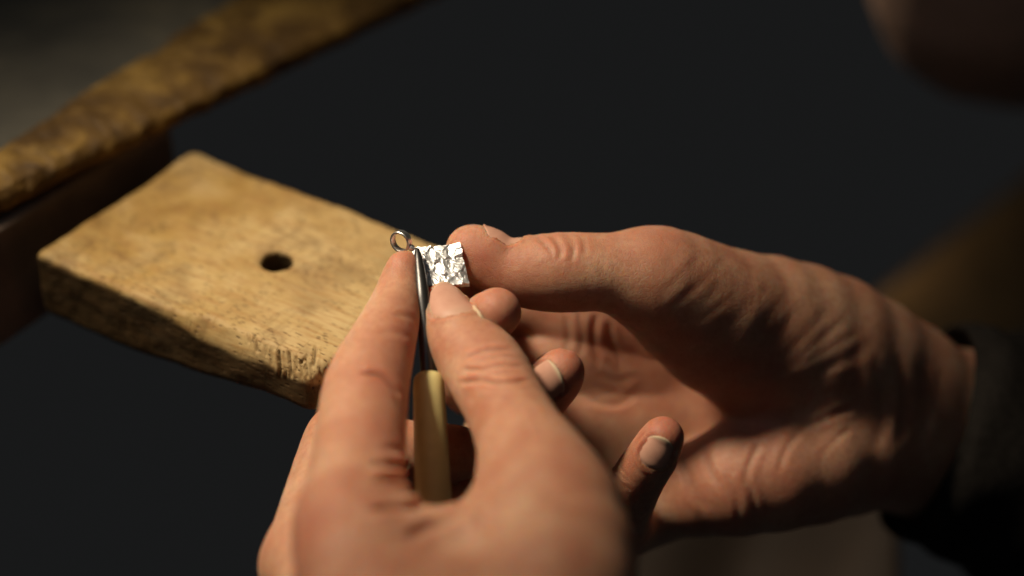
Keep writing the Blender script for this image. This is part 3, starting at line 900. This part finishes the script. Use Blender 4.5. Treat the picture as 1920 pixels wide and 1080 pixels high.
# ------------------------------------------------------------------ pendant
def make_pendant():
    TL, TR, BRc, BL = uvd(771, 464, 2.6), uvd(862, 458, 3.2), uvd(880, 532, -3.0), uvd(789, 536, -3.4)
    n = np.cross(TR - TL, BL - TL); n = n / np.linalg.norm(n)
    if n[2] > 0: n = -n                       # towards the camera
    g = 90
    a, b = np.meshgrid(np.linspace(0, 1, g), np.linspace(0, 1, g), indexing='ij')
    a = a.ravel(); b = b.ravel()
    P = (1 - b)[:, None] * ((1 - a)[:, None] * TL + a[:, None] * TR) + b[:, None] * ((1 - a)[:, None] * BL + a[:, None] * BRc)
    q = np.stack([a * 12, b * 10, 0 * a], 1)
    # hammer and chisel facets: distance to the nearest of random tilted planes
    rng = np.random.default_rng(7)
    pts = rng.random((18, 2)) * [12.6, 10.6] - 0.3
    tilt = rng.normal(0, 0.24, (18, 2)); off = rng.normal(0, 0.10, 18)
    qw = q[:, :2] + np.stack([fbm(q, 0.9, 2, 71), fbm(q, 0.9, 2, 75)], 1) * 0.45
    dd = np.linalg.norm(qw[:, None] - pts[None], axis=2)
    w = np.exp(-(dd - dd.min(1, keepdims=True)) * 9); w /= w.sum(1, keepdims=True)
    hgt = (w * (((q[:, None, :2] - pts[None]) * tilt[None]).sum(2) + off)).sum(1)
    p2 = rng.random((90, 2)) * [12.6, 10.6] - 0.3; t2 = rng.normal(0, 0.10, (90, 2))
    dd = np.linalg.norm(qw[:, None] - p2[None], axis=2)
    w = np.exp(-(dd - dd.min(1, keepdims=True)) * 12); w /= w.sum(1, keepdims=True)
    hgt += (w * ((q[:, None, :2] - p2[None]) * t2[None]).sum(2)).sum(1)
    hgt += fbm(q, 2.2, 3, 77) * 0.04
    P0 = P.copy()
    edge = np.minimum(np.minimum(a, 1 - a), np.minimum(b, 1 - b))
    # ragged outline
    rag = np.exp(-edge / 0.02) * 0.18
    ctr = P.mean(0)
    P = P + n * hgt[:, None] + (P - ctr) / 6 * (rag * fbm(q, 1.3, 2, 80))[:, None]
    under = P - n * 0.0
    under = P0 - n * 1.25 + (P - P0 - n * hgt[:, None])
    V = np.vstack([P, under]); m = g * g
    F = []
    for i in range(g - 1):
        for j in range(g - 1):
            k = i * g + j
            F.append((k, k + 1, k + g + 1, k + g)); F.append((m + k, m + k + g, m + k + g + 1, m + k + 1))
    rim = [i * g for i in range(g)] + [(g - 1) * g + j for j in range(1, g)] + [i * g + g - 1 for i in range(g - 2, -1, -1)] + list(range(g - 2, 0, -1))
    for x, y in zip(rim, rim[1:] + rim[:1]): F.append((x, m + x, m + y, y))
    t = NT('hammered_silver')
    c = t.coord()
    t.set(Base_Color=t.ramp(t.noise(c, 500, 3), [(0.3, (0.74, 0.76, 0.78)), (0.7, (0.88, 0.90, 0.93))]), Metallic=1.0, Roughness=t.ramp(t.noise(c, 900, 3), [(0.3, 0.44), (0.7, 0.58)]))
    t.L(t.bump(t.noise(c, 2600, 3, 0.6), 0.25, 0.00015), t.p.inputs['Normal'])
    root = empty('pendant', view2world(P0.mean(0)))
    pl = mesh_obj('plate', view2world(V), F, t.m, root)
    es = pl.modifiers.new('edges', 'EDGE_SPLIT'); es.split_angle = math.radians(50)
    # bail ring: a flat band
    s = NT('polished_silver')
    s.set(Base_Color=(0.88, 0.88, 0.88), Metallic=1.0, Roughness=0.38)
    s.L(s.bump(s.noise(s.coord(), 1200, 3), 0.15, 0.0001), s.p.inputs['Normal'])
    c0 = uvd(752, 452.5, 3.0)
    axd = np.array([-0.50, -0.34, -0.80]); axd /= np.linalg.norm(axd)
    e1 = np.cross(axd, [0, 1, 0]); e1 /= np.linalg.norm(e1); e2 = np.cross(axd, e1)
    V = []; F = []; N_ = 64
    prof = [(2.15, -.80), (2.15, .80), (2.22, .90), (2.60, .90), (2.70, .80), (2.70, -.80), (2.60, -.90), (2.22, -.90)]
    for i in range(N_):
        an = 2 * math.pi * i / N_
        for r, h in prof: V.append(c0 + (e1 * math.cos(an) + e2 * math.sin(an)) * r + axd * h)
    mm_ = len(prof)
    for i in range(N_):
        for j in range(mm_):
            F.append((i * mm_ + j, ((i + 1) % N_) * mm_ + j, ((i + 1) % N_) * mm_ + (j + 1) % mm_, i * mm_ + (j + 1) % mm_))
    rg = mesh_obj('bail', view2world(np.array(V)), F, s.m, root)
    es = rg.modifiers.new('edges', 'EDGE_SPLIT'); es.split_angle = math.radians(40)
    sb = catmull([list(uvd(766, 461, 2.4)) + [.75], list(uvd(771, 464.5, 2.2)) + [.85], list(uvd(776, 467, 2.0)) + [.6]], 4)
    V, F = sweep(sb[:, :3], lambda t: (0.9 - 0.5 * abs(t - 0.5), 0.8 - 0.4 * abs(t - 0.5)), 14)
    mesh_obj('solder_joint', view2world(V), F, s.m, root)
    tag(root, 'small square hammered silver pendant with a ring bail, held by the fingertips', 'pendant')
make_pendant()

# ------------------------------------------------------------------ burnisher
def make_burnisher():
    tipz = -3.0
    sh = catmull([uvd(782, 466, -0.6), uvd(785, 490, -2.4), uvd(791, 545, -6.4), uvd(797, 610, -9.5), uvd(803, 705, -13.5)], 10)
    def prof(t):
        w = 0.42 + 1.32 * min(1, t / 0.55) ** 0.8 if t < 0.55 else 1.74
        return w * 1.0, w * 0.85
    root = empty('burnisher', view2world(uvd(822, 1100, -27)))
    V, F = sweep(sh, prof)
    st = NT('dark_steel')
    st.set(Base_Color=(0.085, 0.086, 0.088), Metallic=0.85, Roughness=0.36)
    st.L(st.bump(st.noise(st.coord((1, 1, 1)), 800, 3), 0.2, 0.0001), st.p.inputs['Normal'])
    mesh_obj('shaft', view2world(V), F, st.m, root)
    a, b = uvd(803, 698, -13.2), uvd(818, 1080, -27)
    ts = np.concatenate([[0.0, 0.0, 0.004, 0.012, 0.022, 0.035, 0.05], np.linspace(0.08, 1, 24)])
    path = a + (b - a) * ts[:, None]
    path[0] = path[1] + (b - a) * 0.016
    rad = [1.6, 1.75, 2.3, 2.85, 3.2, 3.45, 3.62] + list(np.linspace(3.72, 4.6, 24))
    it = iter(range(10 ** 6))
    T = (b - a) / np.linalg.norm(b - a)
    x = np.cross(T, [0, 0, 1]); x /= np.linalg.norm(x); y = np.cross(T, x)
    ns = 36; V = []
    for i, p in enumerate(path):
        for k in range(ns):
            an = 2 * math.pi * k / ns
            V.append(p + (x * math.cos(an) + y * math.sin(an)) * rad[i])
    n = len(path)
    F = [(i * ns + k, i * ns + (k + 1) % ns, (i + 1) * ns + (k + 1) % ns, (i + 1) * ns + k) for i in range(n - 1) for k in range(ns)]
    F.append(tuple((n - 1) * ns + k for k in range(ns)))
    mesh_obj('handle', view2world(np.array(V)), F, plain('cream_handle', (0.72, 0.655, 0.30), 0.42, nscale=140, var=0.10, bump=0.12, bdist=0.0006, spec=0.45), root)
    tag(root, 'burnisher with a cream handle and a thin dark steel shaft touching the pendant', 'burnisher')
make_burnisher()

# ------------------------------------------------------------------ sleeve, lap and the dim things behind
def make_sleeve():
    n, ns = 26, 64
    C = catmull([list(uvd(1738, 800, 77)) + [31], list(uvd(1850, 840, 80)) + [33.5], list(uvd(2000, 900, 98)) + [37], list(uvd(2250, 990, 130)) + [40]], 9)
    V = []
    for r_off in (0, -1.6):
        for i, c in enumerate(C):
            t = C[min(i + 1, len(C) - 1), :3] - C[max(i - 1, 0), :3]; t /= np.linalg.norm(t)
            x = np.cross(t, [0, 1, 0]); x /= np.linalg.norm(x); y = np.cross(t, x)
            for k in range(ns):
                a = 2 * math.pi * k / ns
                p = c[:3] + (x * math.cos(a) * 0.98 + y * math.sin(a)) * (c[3] + r_off)
                w = 2.4 * float(vnoise(np.array([[i * 0.45, math.cos(a) * 1.6, math.sin(a) * 1.6]]), 1.0, 3)[0]) + 1.2 * math.sin(i * 0.9 + 2 * math.cos(a))
                V.append(p + (x * math.cos(a) + y * math.sin(a)) * w)
    V = np.array(V); m = len(C) * ns; F = []
    for i in range(len(C) - 1):
        for k in range(ns):
            a, b = i * ns + k, i * ns + (k + 1) % ns
            F.append((a, b, b + ns, a + ns)); F.append((m + a, m + a + ns, m + b + ns, m + b))
    for k in range(ns): F.append((k, m + k, m + (k + 1) % ns, (k + 1) % ns))
    o = mesh_obj('sleeve', view2world(V), F, plain('dark_cloth', (0.018, 0.016, 0.0145), 0.95, nscale=400, var=0.3, bump=0.3, spec=0.1), right)
    o['label'] = 'dark cloth sleeve over the wrist'
make_sleeve()

def make_skin_sheet():
    """brown leather catch-sheet slung below the hands"""
    nu, nv = 30, 20
    V = []
    for i in range(nu):
        for j in range(nv):
            a, b = i / (nu - 1), j / (nv - 1)
            u = 1040 + 640 * a + 18 * b; v = 860 + 420 * b
            d = 175 + 26 * math.sin(a * 3.0 + 0.4) - 50 * b + 6 * math.sin(a * 11 + b * 3)
            V.append(uvd(u, v, d))
    V = np.array(V); m = len(V)
    V = np.vstack([V, V + np.array([0, -0.8, 2.2])])
    F = []
    for i in range(nu - 1):
        for j in range(nv - 1):
            a = i * nv + j
            F.append((a, a + 1, a + nv + 1, a + nv)); F.append((m + a, m + a + nv, m + a + nv + 1, m + a + 1))
    rim = [i * nv for i in range(nu)] + [(nu - 1) * nv + j for j in range(1, nv)] + [i * nv + nv - 1 for i in range(nu - 2, -1, -1)] + list(range(nv - 2, 0, -1))
    for x, y in zip(rim, rim[1:] + rim[:1]): F.append((x, y, m + y, m + x))
    o = mesh_obj('leather_sheet', view2world(V), F, plain('brown_leather', (0.019, 0.0115, 0.0072), 0.8, nscale=50, var=0.2))
    tag(o, 'dim brown leather sheet hanging below the palm of the open hand', 'leather sheet')
make_skin_sheet()

def make_rail():
    a, b = uvd(1600, 745, 330), uvd(2240, 215, 470)
    ax = b - a; L = np.linalg.norm(ax); ax /= L
    x = np.cross(ax, [0, 0, 1]); x /= np.linalg.norm(x); y = np.cross(ax, x)
    V = []; F = []
    prof = [(-1, -.6), (-.8, -1), (.8, -1), (1, -.6), (1, .6), (.8, 1), (-.8, 1), (-1, .6)]
    n = 24
    for i in range(n):
        p = a + ax * L * i / (n - 1)
        for (s_, t_) in prof: V.append(p + x * s_ * 26 + y * t_ * 16)
    V = np.array(V); V = V + (fbm(V, 0.06, 2, 50) * 0.8)[:, None] * np.array([0.3, 1, 0.3])
    k = len(prof)
    for i in range(n - 1):
        for j in range(k): F.append((i * k + j, i * k + (j + 1) % k, (i + 1) * k + (j + 1) % k, (i + 1) * k + j))
    F.append(tuple(range(k - 1, -1, -1))); F.append(tuple((n - 1) * k + j for j in range(k)))
    o = mesh_obj('wooden_rail', view2world(V), F, plain('dim_rail_wood', (0.62, 0.36, 0.14), 0.6, nscale=30, var=0.3))
    tag(o, 'out-of-focus brown wooden rail slanting up behind the wrist', 'rail')
make_rail()

def make_knee():
    f = Chain([(1862, -38, 190, 38), (2010, -95, 235, 46), (2300, -240, 290, 58)], 3)
    g = Chain([(1862, -38, 190, 37), (1900, 10, 230, 36), (1960, 40, 330, 33)], 3)
    class U:
        def __call__(self, P):
            return smin(f(P), g(P), 14) + (fbm(P, 0.045, 2, 61) * 1.6).astype(np.float32)
    V, Q = polygonise(U(), [95, 30, 110], [240, 170, 350], 3.0)
    o = mesh_obj('person', view2world(V), Q, plain('brown_trousers', (0.34, 0.225, 0.165), 0.85, nscale=300, var=0.15, spec=0.2))
    tag(o, 'blurred knee in dark brown clothing at the top right corner', 'person')
make_knee()
